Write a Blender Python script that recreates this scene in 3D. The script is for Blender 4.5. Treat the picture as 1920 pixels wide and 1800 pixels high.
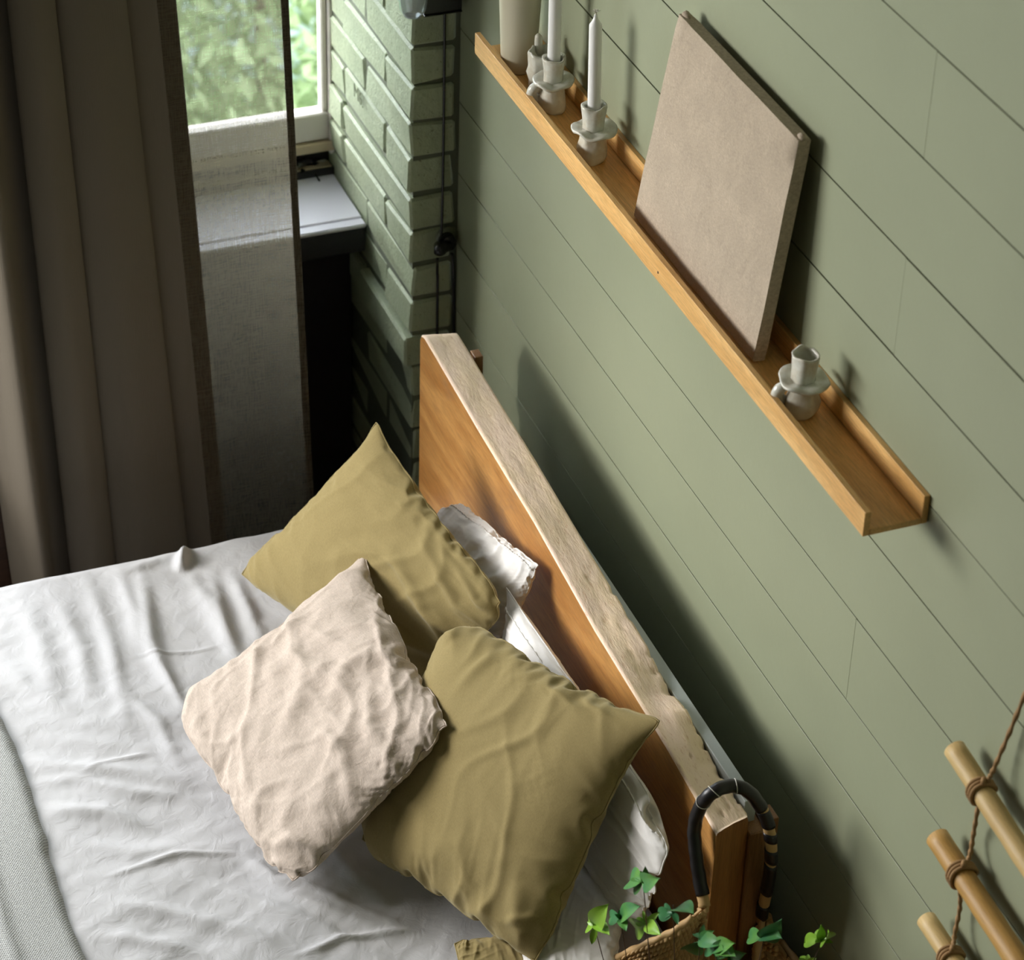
import bpy, bmesh, math, random
import numpy as np
from mathutils import Vector, Matrix, Quaternion, noise as mnoise
for o in list(bpy.data.objects): bpy.data.objects.remove(o, do_unlink=True)
SC = bpy.context.scene; COL = SC.collection
R = random.Random(7)
# ---------------- camera ----------------
FPX = 5220.8; AZ, PI_, RO = 2.75515587, 0.62175556, 0.03202719
CP = np.array([4.5135, -1.7, 3.85])
cF = np.array([math.cos(AZ)*math.cos(PI_), math.sin(AZ)*math.cos(PI_), -math.sin(PI_)])
_r = np.cross(cF, [0, 0, 1]); _r /= np.linalg.norm(_r); _u = np.cross(_r, cF)
cR = math.cos(RO)*_r + math.sin(RO)*_u; cU = -math.sin(RO)*_r + math.cos(RO)*_u
def at(px, py, ax, val):
    """point of the surveyed plane (axis = val) seen at a photo pixel"""
    d = cF*FPX + cR*(px-960) - cU*(py-900)
    return CP + d*((val-CP[ax])/d[ax])
cd = bpy.data.cameras.new('camera'); cam = bpy.data.objects.new('camera', cd); COL.objects.link(cam)
cd.sensor_width = 36; cd.lens = 36*FPX/1920; cd.clip_start = .05; cd.clip_end = 100
cam.matrix_world = Matrix(((cR[0], cU[0], -cF[0], CP[0]), (cR[1], cU[1], -cF[1], CP[1]), (cR[2], cU[2], -cF[2], CP[2]), (0, 0, 0, 1)))
cd.dof.use_dof = True; cd.dof.focus_distance = 4.6; cd.dof.aperture_fstop = 6.5
SC.camera = cam
# ---------------- light ----------------
w = bpy.data.worlds.new('sky'); SC.world = w; w.use_nodes = True
bg = w.node_tree.nodes['Background']; bg.inputs[0].default_value = (.80, .90, 1, 1); bg.inputs[1].default_value = 4.8
def area(name, loc, rot, sx, sy, power, col, portal=False):
    l = bpy.data.lights.new(name, 'AREA'); l.shape = 'RECTANGLE'; l.size = sx; l.size_y = sy
    l.energy = power; l.color = col
    o = bpy.data.objects.new(name, l); COL.objects.link(o); o.location = loc; o.rotation_euler = rot
    if portal: l.cycles.is_portal = True
    return o
# daylight entering through the two windows of the left wall
kl = area('window_daylight', (-.80, -3.55, 2.42), (0, 0, 0), 2.3, 1.4, 262, (1, .955, .90))
kl.rotation_euler = Vector((2.0, 3.3, -1.5)).to_track_quat('-Z', 'Y').to_euler()
area('window_portal', (-.50, -.36, 1.7), (0, math.radians(-90), 0), 1.6, .52, 1, (1, 1, 1), True)
area('garden_daylight', (-1.35, -1.10, 1.62), (0, math.radians(-72), math.radians(40)), .8, .7, 70, (.98, 1, .97))
SC.view_settings.view_transform = 'Standard'; SC.view_settings.look = 'None'
SC.view_settings.exposure = 0.0; SC.view_settings.gamma = 1; SC.view_settings.use_curve_mapping = False
SC.cycles.max_bounces = 8; SC.cycles.transparent_max_bounces = 16
# ---------------- materials ----------------
def srgb(r, g, b):
    f = lambda c: (c/255/12.92) if c/255 <= .04045 else ((c/255+.055)/1.055)**2.4
    return (f(r), f(g), f(b), 1)
class M:
    def __init__(s, name, col, rough=.6, spec=.5):
        s.m = bpy.data.materials.new(name); s.m.use_nodes = True; s.nt = s.m.node_tree; s.n = s.nt.nodes; s.l = s.nt.links
        s.b = s.n['Principled BSDF']; s.b.inputs['Base Color'].default_value = col; s.b.inputs['Roughness'].default_value = rough
        s.b.inputs['Specular IOR Level'].default_value = spec; s.col = col; s.tc = s.n.new('ShaderNodeTexCoord'); s.bump_last = None
    def map(s, scale=(1, 1, 1), rot=(0, 0, 0)):
        mp = s.n.new('ShaderNodeMapping'); mp.inputs['Scale'].default_value = scale; mp.inputs['Rotation'].default_value = rot
        s.l.new(s.tc.outputs['Object'], mp.inputs['Vector']); return mp.outputs[0]
    def noise(s, scale, sc=(1, 1, 1), det=4, rough=.6, dist=0, rot=(0, 0, 0)):
        t = s.n.new('ShaderNodeTexNoise'); t.inputs['Scale'].default_value = scale; t.inputs['Detail'].default_value = det
        t.inputs['Roughness'].default_value = rough; t.inputs['Distortion'].default_value = dist
        s.l.new(s.map(sc, rot), t.inputs['Vector']); return t.outputs['Fac']
    def ramp(s, fac, stops):
        r = s.n.new('ShaderNodeValToRGB'); e = r.color_ramp.elements
        while len(e) < len(stops): e.new(.5)
        for k, (p, c) in enumerate(stops):
            e[k].position = p; e[k].color = c if len(c) == 4 else (*c, 1)
        s.l.new(fac, r.inputs[0]); return r.outputs[0]
    def mix(s, a, b, fac, mode='MULTIPLY'):
        m = s.n.new('ShaderNodeMix'); m.data_type = 'RGBA'; m.blend_type = mode
        for sock, v in ((m.inputs[0], fac), (m.inputs[6], a), (m.inputs[7], b)):
            if isinstance(v, (int, float, tuple)): sock.default_value = v
            else: s.l.new(v, sock)
        return m.outputs[2]
    def color(s, out): s.l.new(out, s.b.inputs['Base Color']); return s
    def bump(s, h, strength, dist):
        b = s.n.new('ShaderNodeBump'); b.inputs['Strength'].default_value = strength; b.inputs['Distance'].default_value = dist
        s.l.new(h, b.inputs['Height'])
        if s.bump_last: s.l.new(s.bump_last, b.inputs['Normal'])
        s.bump_last = b.outputs[0]; s.l.new(s.bump_last, s.b.inputs['Normal']); return s
def g(v): return (v, v, v, 1)
def paint(name, col, rough=.55, var=.12):
    m = M(name, col, rough); n = m.noise(3, det=5)
    m.color(m.mix(col, m.ramp(n, [(.3, g(1-var)), (.7, g(1))]), 1.0)).bump(m.noise(60, det=3), .15, .002); return m.m
def wood(name, c1, c2, axis=0, rough=.5, grain=1.0, bumpd=.0015, freq=9):
    m = M(name, c1, rough); sc = [1, 1, 1]; sc = [1.0 if i == axis else 9.0 for i in range(3)]
    n1 = m.noise(freq/4, tuple(sc), 6, .62, 1.2); n2 = m.noise(freq*3, tuple(1.0 if i == axis else 14.0 for i in range(3)), 3, .7)
    a = m.mix(c1, c2, m.ramp(n1, [(.38, g(0)), (.62, g(1))]), 'MIX')
    m.color(m.mix(a, m.ramp(n2, [(.35, g(1-.28*grain)), (.6, g(1))]), 1.0)).bump(n2, .35*grain, bumpd); return m.m
def fabric(name, col, thread=900, weave=.5, rough=.9, slub=.1, spec=.15, sheen=0, crease=0):
    m = M(name, col, rough, spec)
    a = m.noise(thread/8, (1, 8, 1), 2); b = m.noise(thread/8, (8, 1, 1), 2)
    t = m.mix(m.ramp(a, [(.3, g(1-slub)), (.7, g(1))]), m.ramp(b, [(.3, g(1-slub)), (.7, g(1))]), 1.0)
    m.color(m.mix(col, t, 1.0)); m.bump(t, weave, .0006)
    if crease: m.bump(m.noise(34, (1, 1, 1), 5, .55, .6), crease, .006)
    if sheen:
        m.b.inputs['Sheen Weight'].default_value = sheen; m.b.inputs['Sheen Roughness'].default_value = .4
        m.b.inputs['Sheen Tint'].default_value = (1, .95, .7, 1)
    return m.m
GREEN = (.300, .325, .215, 1)
MT = {}
MT['plank'] = paint('sage_plank_paint', GREEN, .45, .07)
MT['gap'] = paint('groove_shadow_paint', (.05, .055, .035, 1))
mb = M('brick_paint', (.40, .45, .30, 1), .45)
nb = mb.noise(9, det=8, rough=.7); sp = mb.noise(120, det=3, rough=.7)
mb.color(mb.mix(mb.mix((.40, .45, .30, 1), mb.ramp(nb, [(.3, g(.8)), (.65, g(1))]), 1.0), mb.ramp(sp, [(.30, (.35, .33, .25)), (.37, g(1))]), .8))
mb.bump(nb, .8, .010).bump(sp, .8, .003); MT['brick'] = mb.m
MT['mortar'] = paint('painted_mortar', (.13, .145, .10, 1), .7, .3)
MT['plaster'] = paint('room_wall_paint', (.22, .23, .17, 1)); MT['ceiling'] = paint('ceiling_paint', (.42, .40, .36, 1))
MT['floor'] = wood('dark_floor_boards', (.10, .06, .035, 1), (.16, .10, .06, 1), 0)
MT['black'] = paint('black_wood_paint', (.018, .017, .020, 1), .30, .2)
ms = M('sill_lacquer', (.66, .64, .70, 1), .3, .8); ms.bump(ms.noise(8, (1, 6, 1)), .1, .002); MT['sill'] = ms.m
MT['white_frame'] = paint('white_window_paint', (.80, .74, .68, 1), .4); MT['ochre'] = paint('worn_ochre_frame_paint', (.62, .50, .33, 1), .5, .3)
mg = M('window_glass', (1, 1, 1, 1), .02); mg.b.inputs['Transmission Weight'].default_value = 1; mg.b.inputs['IOR'].default_value = 1.1; MT['glass'] = mg.m
MT['shelf'] = wood('oiled_oak_shelf', (.86, .53, .20, 1), (.70, .39, .125, 1), 0, .42, .9)
# headboard faces: oiled front, pale sawn rough top
m = M('oiled_slab', (.52, .25, .07, 1), .42)
n1 = m.noise(2.2, (1, 5, 5), 6, .6, 1.5); n2 = m.noise(22, (1, 12, 9), 3, .7); n3 = m.noise(3.5, (1, 1, 2.2), 4, .6, .8)
c = m.mix((.60, .31, .095, 1), (.42, .185, .045, 1), m.ramp(n1, [(.36, g(0)), (.66, g(1))]), 'MIX')
c = m.mix(c, (.36, .21, .11, 1), m.ramp(n3, [(.60, g(0)), (.74, g(.7))]), 'MIX')
m.color(m.mix(c, m.ramp(n2, [(.35, g(.78)), (.6, g(1))]), 1.0)).bump(n2, .3, .001); MT['slab'] = m.m
m = M('rough_sawn_edge', (.74, .50, .33, 1), .75)
n1 = m.noise(7, (1, 3, 1), 5, .6); n2 = m.noise(120, (.45, 2.2, 1), 3, .75); n3 = m.noise(48, (.5, 1.8, 1), 4, .65, .6)
c = m.mix((.97, .75, .60, 1), (.95, .74, .53, 1), m.ramp(n1, [(.4, g(0)), (.6, g(1))]), 'MIX')
c = m.mix(c, m.ramp(n2, [(.33, (.78, .66, .56)), (.43, g(1))]), .8)
m.color(m.mix(c, m.ramp(n3, [(.25, (.4, .3, .22)), (.31, g(1))]), .8)).bump(n2, .4, .002).bump(n3, .4, .003); MT['sawn'] = m.m
MT['end'] = wood('slab_end_grain', (.42, .19, .055, 1), (.30, .12, .03, 1), 2, .5, 1.0)
MT['grey_panel'] = paint('pale_grey_board', (.42, .46, .46, 1), .5)
MT['post'] = wood('dark_post_wood', (.30, .14, .045, 1), (.22, .10, .03, 1), 2)
MT['velvet'] = fabric('olive_velvet', (.335, .262, .115, 1), 1400, .35, .85, .14, .1, .35)
MT['linen'] = fabric('blush_linen', (.64, .54, .46, 1), 800, .8, .92, .18, .1, 0, .45)
MT['white_cotton'] = fabric('white_cotton', (.86, .84, .82, 1), 1600, .2, .88, .03, .15, 0, .12)
MT['sheet'] = fabric('white_sheet_cotton', (.55, .55, .565, 1), 1600, .2, .85, .03, .15, 0, .4)
m = M('grey_waffle_weave', (.42, .43, .42, 1), .95, .1)
ck = m.n.new('ShaderNodeTexVoronoi'); ck.inputs['Randomness'].default_value = .16
mp = m.map((1, 1, 0), (0, 0, math.radians(38))); m.l.new(mp, ck.inputs['Vector']); ck.inputs['Scale'].default_value = 285
m.color(m.ramp(ck.outputs['Distance'], [(.16, (.13, .135, .13)), (.44, (.50, .51, .50))])).bump(ck.outputs['Distance'], .6, .0015); MT['waffle'] = m.m
m = M('canvas_linen', (.47, .385, .29, 1), .9, .1)
a = m.noise(160, (1, 1, 9), 3); b = m.noise(160, (9, 1, 1), 3); c3 = m.noise(14, det=5)
t = m.mix(m.ramp(a, [(.3, g(.74)), (.7, g(1))]), m.ramp(b, [(.3, g(.74)), (.7, g(1))]), 1.0)
m.color(m.mix(m.mix((.64, .53, .41, 1), t, 1.0), m.ramp(c3, [(.3, g(.86)), (.7, g(1))]), 1.0)).bump(t, .5, .001).bump(m.noise(9, (1, 1, 1), 3, .5, 2.5), .35, .006); MT['canvas'] = m.m
m = M('glazed_ceramic', (.66, .65, .58, 1), .22, .5)
m.color(m.mix((.70, .70, .63, 1), m.ramp(m.noise(40, det=4), [(.35, (.80, .72, .62)), (.6, g(1))]), .8)).bump(m.noise(35, det=3), .35, .004); MT['ceramic'] = m.m
MT['vase'] = paint('cream_vase_glaze', (.60, .56, .42, 1), .4, .06)
m = M('candle_wax', (.86, .86, .85, 1), .35); m.b.inputs['Subsurface Weight'].default_value = .15; m.b.inputs['Subsurface Radius'].default_value = (.01, .01, .01); MT['wax'] = m.m
MT['wick'] = paint('cotton_wick', (.70, .68, .60, 1), .9)
# curtain cloth: threads scatter and transmit light, the gaps between them show what lies behind
m = M('grey_linen_curtain', (.14, .12, .09, 1), .9, .1)
tr = m.n.new('ShaderNodeBsdfTranslucent'); tr.inputs['Color'].default_value = (.30, .26, .19, 1)
mx = m.n.new('ShaderNodeMixShader'); mx.inputs[0].default_value = .6
m.l.new(m.b.outputs[0], mx.inputs[1]); m.l.new(tr.outputs[0], mx.inputs[2])
tp = m.n.new('ShaderNodeBsdfTransparent'); mx2 = m.n.new('ShaderNodeMixShader')
wa = m.noise(60, (1, 10, .5), 3, .7); wb = m.noise(60, (1, .5, 10), 3, .7)
wv = m.mix(m.ramp(wa, [(.35, g(.62)), (.7, g(1))]), m.ramp(wb, [(.35, g(.62)), (.7, g(1))]), 1.0)
mm = m.n.new('ShaderNodeMath'); mm.operation = 'MULTIPLY'; mm.inputs[1].default_value = .56; m.l.new(wv, mm.inputs[0])
m.l.new(mm.outputs[0], mx2.inputs[0]); m.l.new(mx.outputs[0], mx2.inputs[1]); m.l.new(tp.outputs[0], mx2.inputs[2])
m.l.new(mx2.outputs[0], m.n['Material Output'].inputs[0]); MT['curtain'] = m.m
# the hem and the lined pleats are the same cloth sewn double
m = M('grey_linen_double', (.15, .128, .10, 1), .9, .1); m.bump(m.noise(60, (1, 10, .5), 3), .3, .002); MT['curtain2'] = m.m
m = M('grey_linen_band', (.20, .165, .125, 1), .9, .1); m.bump(m.noise(60, (1, 10, .5), 3), .4, .002); MT['curtain_band'] = m.m
MT['bamboo'] = wood('pale_peeled_stick', (.66, .47, .20, 1), (.56, .37, .14, 1), 0, .5, .5)
MT['bamboo2'] = wood('amber_peeled_stick', (.58, .34, .10, 1), (.46, .25, .06, 1), 0, .5, .6)
MT['twine'] = paint('jute_twine_fibre', (.42, .25, .11, 1), .95, .35)
MT['straw'] = paint('water_hyacinth_straw', (.66, .42, .18, 1), .6, .35)
MT['leather'] = paint('black_leather_wrap', (.012, .010, .012, 1), .38, .2)
MT['silver'] = paint('silver_thread', (.7, .68, .62, 1), .4)
ml = M('leaf_green_shaded', (.10, .26, .035, 1), .4)
ml.color(ml.mix((.11, .30, .04, 1), (.05, .20, .075, 1), ml.ramp(ml.noise(9), [(.4, g(0)), (.6, g(1))]), 'MIX')); MT['leaf'] = ml.m  # darker teal tone paints the shaded look of the leaves
mq = M('leaf_green_lit', (.22, .42, .035, 1), .4); MT['leaf2'] = mq.m  # lime copy of the leaf colour, painted as lit leaves
MT['stem'] = paint('brown_stem', (.10, .05, .025, 1), .6); MT['pot'] = paint('terracotta_pot', (.35, .16, .08, 1), .7)
MT['plastic'] = paint('black_plastic', (.012, .011, .015, 1), .25); MT['greenplate'] = paint('green_painted_plate', (.16, .18, .12, 1), .4)
mj = M('lamp_glass', (.85, .9, .9, 1), .08); mj.b.inputs['Transmission Weight'].default_value = .75; MT['jar'] = mj.m
MT['foliage'] = M('garden_foliage', (.42, .52, .26, 1), .7).m; MT['foliage2'] = M('garden_foliage_pale', (.60, .68, .62, 1), .7).m
MT['lawn'] = M('garden_ground', (.13, .19, .09, 1), .9).m; MT['cab'] = wood('dark_brown_panel', (.06, .028, .015, 1), (.04, .02, .01, 1), 1, .4)
# ---------------- helpers ----------------
def tag(o, label=None, cat=None, group=None, kind=None):
    for k, v in (('label', label), ('category', cat), ('group', group), ('kind', kind)):
        if v: o[k] = v
    return o
def thing(name, base, label, cat, group=None):
    o = bpy.data.objects.new(name, None); COL.objects.link(o); o.location = base; o.empty_display_size = .05
    o['_b'] = 0; del o['_b']; return tag(o, label, cat, group)
ORG = {}
def mesh(name, vs, fs, mat, parent=None, smooth=True, sub=0, mats=None, fm=None, base=None):
    """one mesh object; vs are world coordinates, the origin goes to the parent's origin or to the base"""
    vs = np.asarray(vs, float)
    if parent is not None: org = Vector(ORG.get(parent.name, parent.location))
    elif base is not None: org = Vector(base)
    else: org = Vector(((vs[:, 0].min()+vs[:, 0].max())/2, (vs[:, 1].min()+vs[:, 1].max())/2, vs[:, 2].min()))
    me = bpy.data.meshes.new(name); me.from_pydata([tuple(v) for v in (vs-np.array(org))], [], fs)
    for k in (mats or [mat]): me.materials.append(MT[k])
    if fm is not None: me.polygons.foreach_set('material_index', fm)
    if smooth: me.polygons.foreach_set('use_smooth', [True]*len(me.polygons))
    me.update(); o = bpy.data.objects.new(name, me); COL.objects.link(o)
    if parent is not None: o.parent = parent
    else: o.location = org
    ORG[o.name] = tuple(org)
    if sub:
        md = o.modifiers.new('s', 'SUBSURF'); md.levels = md.render_levels = sub
    return o
def boxg(lo, hi, bev=0, jit=0, rnd=None):
    bm = bmesh.new(); bmesh.ops.create_cube(bm, size=1)
    lo = Vector(lo); hi = Vector(hi)
    for v in bm.verts:
        v.co = Vector([lo[i]+(v.co[i]+.5)*(hi[i]-lo[i]) for i in range(3)])
        if jit: v.co += Vector([(rnd or R).uniform(-jit, jit) for _ in range(3)])
    if bev: bmesh.ops.bevel(bm, geom=bm.edges[:], offset=bev, segments=1, affect='EDGES')
    bm.verts.index_update(); vs = [tuple(v.co) for v in bm.verts]; fs = [tuple(v.index for v in f.verts) for f in bm.faces]; bm.free(); return vs, fs
def box(name, lo, hi, mat, parent=None, bev=.002, jit=0, **k):
    vs, fs = boxg(lo, hi, bev, jit); return mesh(name, vs, fs, mat, parent, smooth=False, **k)
def join(parts):
    V, F = [], []
    for vs, fs in parts:
        n = len(V); V += [tuple(v) for v in vs]; F += [tuple(i+n for i in f) for f in fs]
    return V, F
def tubeg(pts, rad, seg=10, caps=True, rfun=None):
    P = [Vector(p) for p in pts]; vs, fs = [], []; up = None
    for i, p in enumerate(P):
        d = (P[min(i+1, len(P)-1)]-P[max(i-1, 0)]).normalized()
        if up is None: up = d.orthogonal().normalized()
        up = (up-d*up.dot(d)).normalized(); s = d.cross(up)
        r = rad[i] if hasattr(rad, '__len__') else rad
        for k in range(seg):
            a = 2*math.pi*k/seg; rr = r*(rfun(i, a) if rfun else 1)
            vs.append(p+(up*math.cos(a)+s*math.sin(a))*rr)
    for i in range(len(P)-1):
        for k in range(seg):
            k2 = (k+1) % seg; fs.append((i*seg+k, i*seg+k2, (i+1)*seg+k2, (i+1)*seg+k))
    if caps: fs += [tuple(reversed(range(seg))), tuple(range((len(P)-1)*seg, len(P)*seg))]
    return [tuple(v) for v in vs], fs
def spline(pts, n):
    P = np.array(pts, float); P = np.vstack([2*P[0]-P[1], P, 2*P[-1]-P[-2]]); out = []; m_ = len(P)-3
    for k in range(n):
        t = k/(n-1)*m_; i = min(int(t), m_-1); u = t-i; a, b, c, d = P[i:i+4]
        out.append(.5*((2*b)+(-a+c)*u+(2*a-5*b+4*c-d)*u*u+(-a+3*b-3*c+d)*u**3))
    return np.array(out)
def lathe(prof, cx, cy, seg=40, wob=0, seed=0, cap0=True):
    vs, fs = [], []
    for i, (r, z) in enumerate(prof):
        for k in range(seg):
            a = 2*math.pi*k/seg
            nn = mnoise.noise(Vector((math.cos(a)*1.4+seed*7, math.sin(a)*1.4, z*38)))*wob*(1 if r > .001 else 0)
            nz = mnoise.noise(Vector((math.cos(a)*1.2+seed*3+50, math.sin(a)*1.2, z*8)))*wob*.8
            vs.append((cx+(r*(1+nn*9)+0)*math.cos(a), cy+r*(1+nn*9)*math.sin(a), z+nz*r*14))
    for i in range(len(prof)-1):
        for k in range(seg):
            k2 = (k+1) % seg; fs.append((i*seg+k, i*seg+k2, (i+1)*seg+k2, (i+1)*seg+k))
    if cap0: fs.append(tuple(reversed(range(seg))))
    return vs, fs
# ---------------- room shell ----------------
def structure(name, base=(0, 0, 0), label=None):
    o = bpy.data.objects.new(name, None); COL.objects.link(o); o.location = base; o['kind'] = 'structure'
    if label: o['label'] = label
    return o
HX, HY, HZ = 6.2, -4.6, 4.5
tag(box('floor', (-.62, HY, -.1), (HX, .1, 0), 'floor', bev=0), kind='structure')
tag(box('ceiling', (-.62, HY, HZ), (HX, .1, HZ+.1), 'ceiling', bev=0), kind='structure')
tag(box('wall_right', (HX, HY, 0), (HX+.1, .1, HZ), 'plaster', bev=0), kind='structure')
tag(box('wall_front', (-.62, HY-.1, 0), (HX, HY, HZ), 'plaster', bev=0), kind='structure')
# back wall: shiplap boards on a dark backing, butt joints where the photograph shows them
wb_ = tag(box('wall_back', (0, .016, 0), (HX, .1, HZ), 'gap', bev=0), kind='structure')
ORG['wall_back'] = tuple(wb_.location)
z1 = CP[2]-1.6115; SP = .15725
joints = {1: [1.729], 3: [1.717], 7: [1.705], 11: [.964], 2: [.62, 2.9], 5: [.4, 2.7], 9: [2.6], 13: [1.9], 0: [.9, 2.4], 4: [3.0]}
for k in range(-15, 16):
    zt = min(z1-SP*(k), HZ-.002); zb = max(zt-SP, 0.002)
    if zt-zb < .01: continue
    xs = [0.001]+joints.get(k+1 if False else k+1, [])+[HX-.002]
    for a, b in zip(xs, xs[1:]):
        p = R.uniform(-.0005, .0005)
        box('plank', (a+.0005, p, zb+.0013), (b-.0005, .017, zt-.0013), 'plank', wb_, bev=.0003)
# left wall with two window openings; lower right corner is a painted brick pier
WY, WE = -.098, -.63     # first opening
wl = structure('wall_left')
def wl_part(nm, lo, hi, mat='plaster'): return box(nm, lo, hi, mat, wl, bev=0)
wl_part('pier_core', (-.56, -.092, 0), (-.004, .1, HZ), 'mortar')
wl_part('masonry', (-.56, -1.06, 0), (0, WE, HZ)); wl_part('masonry', (-.56, WE, 2.55), (0, -.091, HZ))
wl_part('masonry', (-.56, -4.3, 2.46), (0, -1.06, HZ)); wl_part('masonry', (-.56, -4.3, 0), (0, -1.06, .70)); wl_part('masonry', (-.56, HY, 0), (0, -4.3, HZ))
wl_part('niche_back', (-.60, WE, 0), (-.50, -.091, .90), 'black')
CR = .0805; Z0 = 1.344
patt = {0: [.156, .42], 1: [.285]}
rb = random.Random(3)
for k in range(-17, 20):
    lo = Z0+CR*k+.0045; hi = Z0+CR*(k+1)-.0045
    if lo < 0: lo = 0.001
    if hi > 3.0 or hi < .02: continue
    js = [0.0]+patt[(k+1) % 2]+[.555]
    if k == -4: js = [0, .42, .555]
    for i, (a, b) in enumerate(zip(js, js[1:])):
        pro = rb.uniform(-.004, .004); e0 = rb.uniform(0, .005)
        if k == -8 and i == 0: pro += .014; e0 = .004
        if k < -8: pro -= .006
        x1 = (0.0+e0-(.004 if k < -8 else 0)) if i == 0 else -a-.004
        y1 = -.010 if i == 0 else -.075
        vs, fs = boxg((-b+.004, -.098-pro, lo), (x1, y1, hi), .005, .0045, rb)
        mesh('brick', vs, fs, 'brick', wl, smooth=False)
# maker's mark pressed into one brick
tc = bpy.data.curves.new('brick_mark', 'FONT'); tc.body = 'M6.'; tc.size = .042; tc.extrude = .0006
to = bpy.data.objects.new('brick_mark', tc); COL.objects.link(to)
tmat = M('pressed_mark_shade', (.15, .17, .10, 1), .8).m; tc.materials.append(tmat)
p0 = at(663, 178, 1, -.1035); to.rotation_euler = (math.radians(90), 0, 0)
bpy.context.view_layer.update(); tme = bpy.data.meshes.new_from_object(to.evaluated_get(bpy.context.evaluated_depsgraph_get())); bpy.data.objects.remove(to)
to = bpy.data.objects.new('brick_mark', tme); COL.objects.link(to); to.rotation_euler = (math.radians(90), 0, 0); to.location = p0; to.parent = wl
# window 1
w1 = structure('window_1', (-.52, -.28, .885))
def fr(nm, lo, hi, mat='white_frame', bev=.003): return box(nm, lo, hi, mat, w1, bev=bev)
zr = lambda py: at(580, py, 0, -.52)[2]
fr('frame', (-.56, -.103, .93), (-.505, -.091, 2.54)); fr('frame', (-.56, WE+.002, .93), (-.505, WE+.04, 2.54)); fr('frame', (-.56, WE+.002, 2.49), (-.505, -.091, 2.54))
fr('sash_rail', (-.55, WE+.04, zr(262)), (-.51, -.103, zr(212))); fr('sash_rail', (-.545, -.116, zr(212)), (-.515, -.103, 2.49)); fr('sash_rail', (-.545, WE+.04, zr(212)), (-.515, WE+.055, 2.49))
fr('sill_rail', (-.56, WE+.002, zr(281)), (-.50, -.091, zr(263)), 'ochre')
fr('gap_shade', (-.57, WE+.002, .886), (-.535, -.091, zr(283)), 'black')  # black strip stands in for the shade of the gap below the frame
box('pane', (-.532, WE+.05, zr(214)), (-.528, -.108, 2.49), 'glass', w1, bev=0)
# windowsill: lacquered board with a nosing strip over a black panel
sf = at(622, 430, 2, .885)[0]
box('sill', (-.50, WE+.001, .855), (-.310, -.097, .885), 'sill', w1, bev=.002)
box('sill_nosing', (-.307, WE+.001, .874), (sf, -.097, .884), 'sill', w1, bev=.003)
box('sill_front_shade', (-.310, WE+.001, .815), (sf-.004, -.097, .8735), 'black', w1, bev=.003)  # front face of the sill, its shade painted in as black
box('sill_ledge', (-.535, WE+.001, .885), (-.505, -.097, .902), 'ochre', w1, bev=.003)
box('sill_panel', (-.40, WE+.001, .002), (-.375, -.100, .85), 'black', w1, bev=.002)
# window 2 (left of the frame): same joinery
w2 = structure('window_2', (-.5, -2.28, .70))
for lo, hi in (((-.50, -4.3, .70), (-.44, -4.23, 2.46)), ((-.50, -1.13, .70), (-.44, -1.06, 2.46)), ((-.50, -4.23, .70), (-.44, -1.13, .76)), ((-.50, -4.23, 2.40), (-.44, -1.13, 2.46))):
    box('frame', lo, hi, 'white_frame', w2, bev=.003)
tag(box('trim_1', (0.0, -2.9, .0), (.012, -.90, .62), 'cab', bev=.002), kind='structure', label='dark brown panel behind the curtain edge')
# garden beyond
tag(box('lawn', (-90, -80, -6.4), (-.7, 80, -6.2), 'lawn', bev=0), kind='structure')
# ---------------- garden shrubs outside the window ----------------
def shrub(name, c, rx, ry, rz, n, seed, label, m1):
    rr = random.Random(seed); t = thing(name, (c[0], c[1], -6.2), label, 'shrub', 'shrubs in the garden')
    V, F = [], []
    for _ in range(n):
        a = rr.uniform(0, 6.28); b = math.acos(rr.uniform(-1, 1)); q = rr.uniform(.55, 1)
        p = Vector((c[0]+rx*q*math.cos(a)*math.sin(b), c[1]+ry*q*math.sin(a)*math.sin(b), c[2]+rz*q*math.cos(b)))
        ax = Vector((rr.uniform(-1, 1), rr.uniform(-1, 1), rr.uniform(-1, .6))).normalized(); s = ax.orthogonal().normalized(); L = rr.uniform(.07, .13)
        k = len(V); V += [tuple(p), tuple(p+ax*L*.5+s*L*.22), tuple(p+ax*L), tuple(p+ax*L*.5-s*L*.22)]; F.append((k, k+1, k+2, k+3))
    tag(mesh('foliage', V, F, m1, t, smooth=False), kind='stuff')
    vs, fs = tubeg([(c[0], c[1], -6.2), (c[0]+.05, c[1], c[2])], [.06, .02], 7); mesh('trunk', vs, fs, 'stem', t)
shrub('garden_shrub', (-6.6, 1.5, -1.3), 1.9, 1.8, 1.7, 22000, 1, 'bright yellow-green shrub filling the top of the window view', 'foliage')
shrub('garden_shrub', (-8.4, 2.6, -4.2), 1.9, 2.2, 1.6, 22000, 2, 'paler blue-green shrub low in the window view', 'foliage2')
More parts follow.
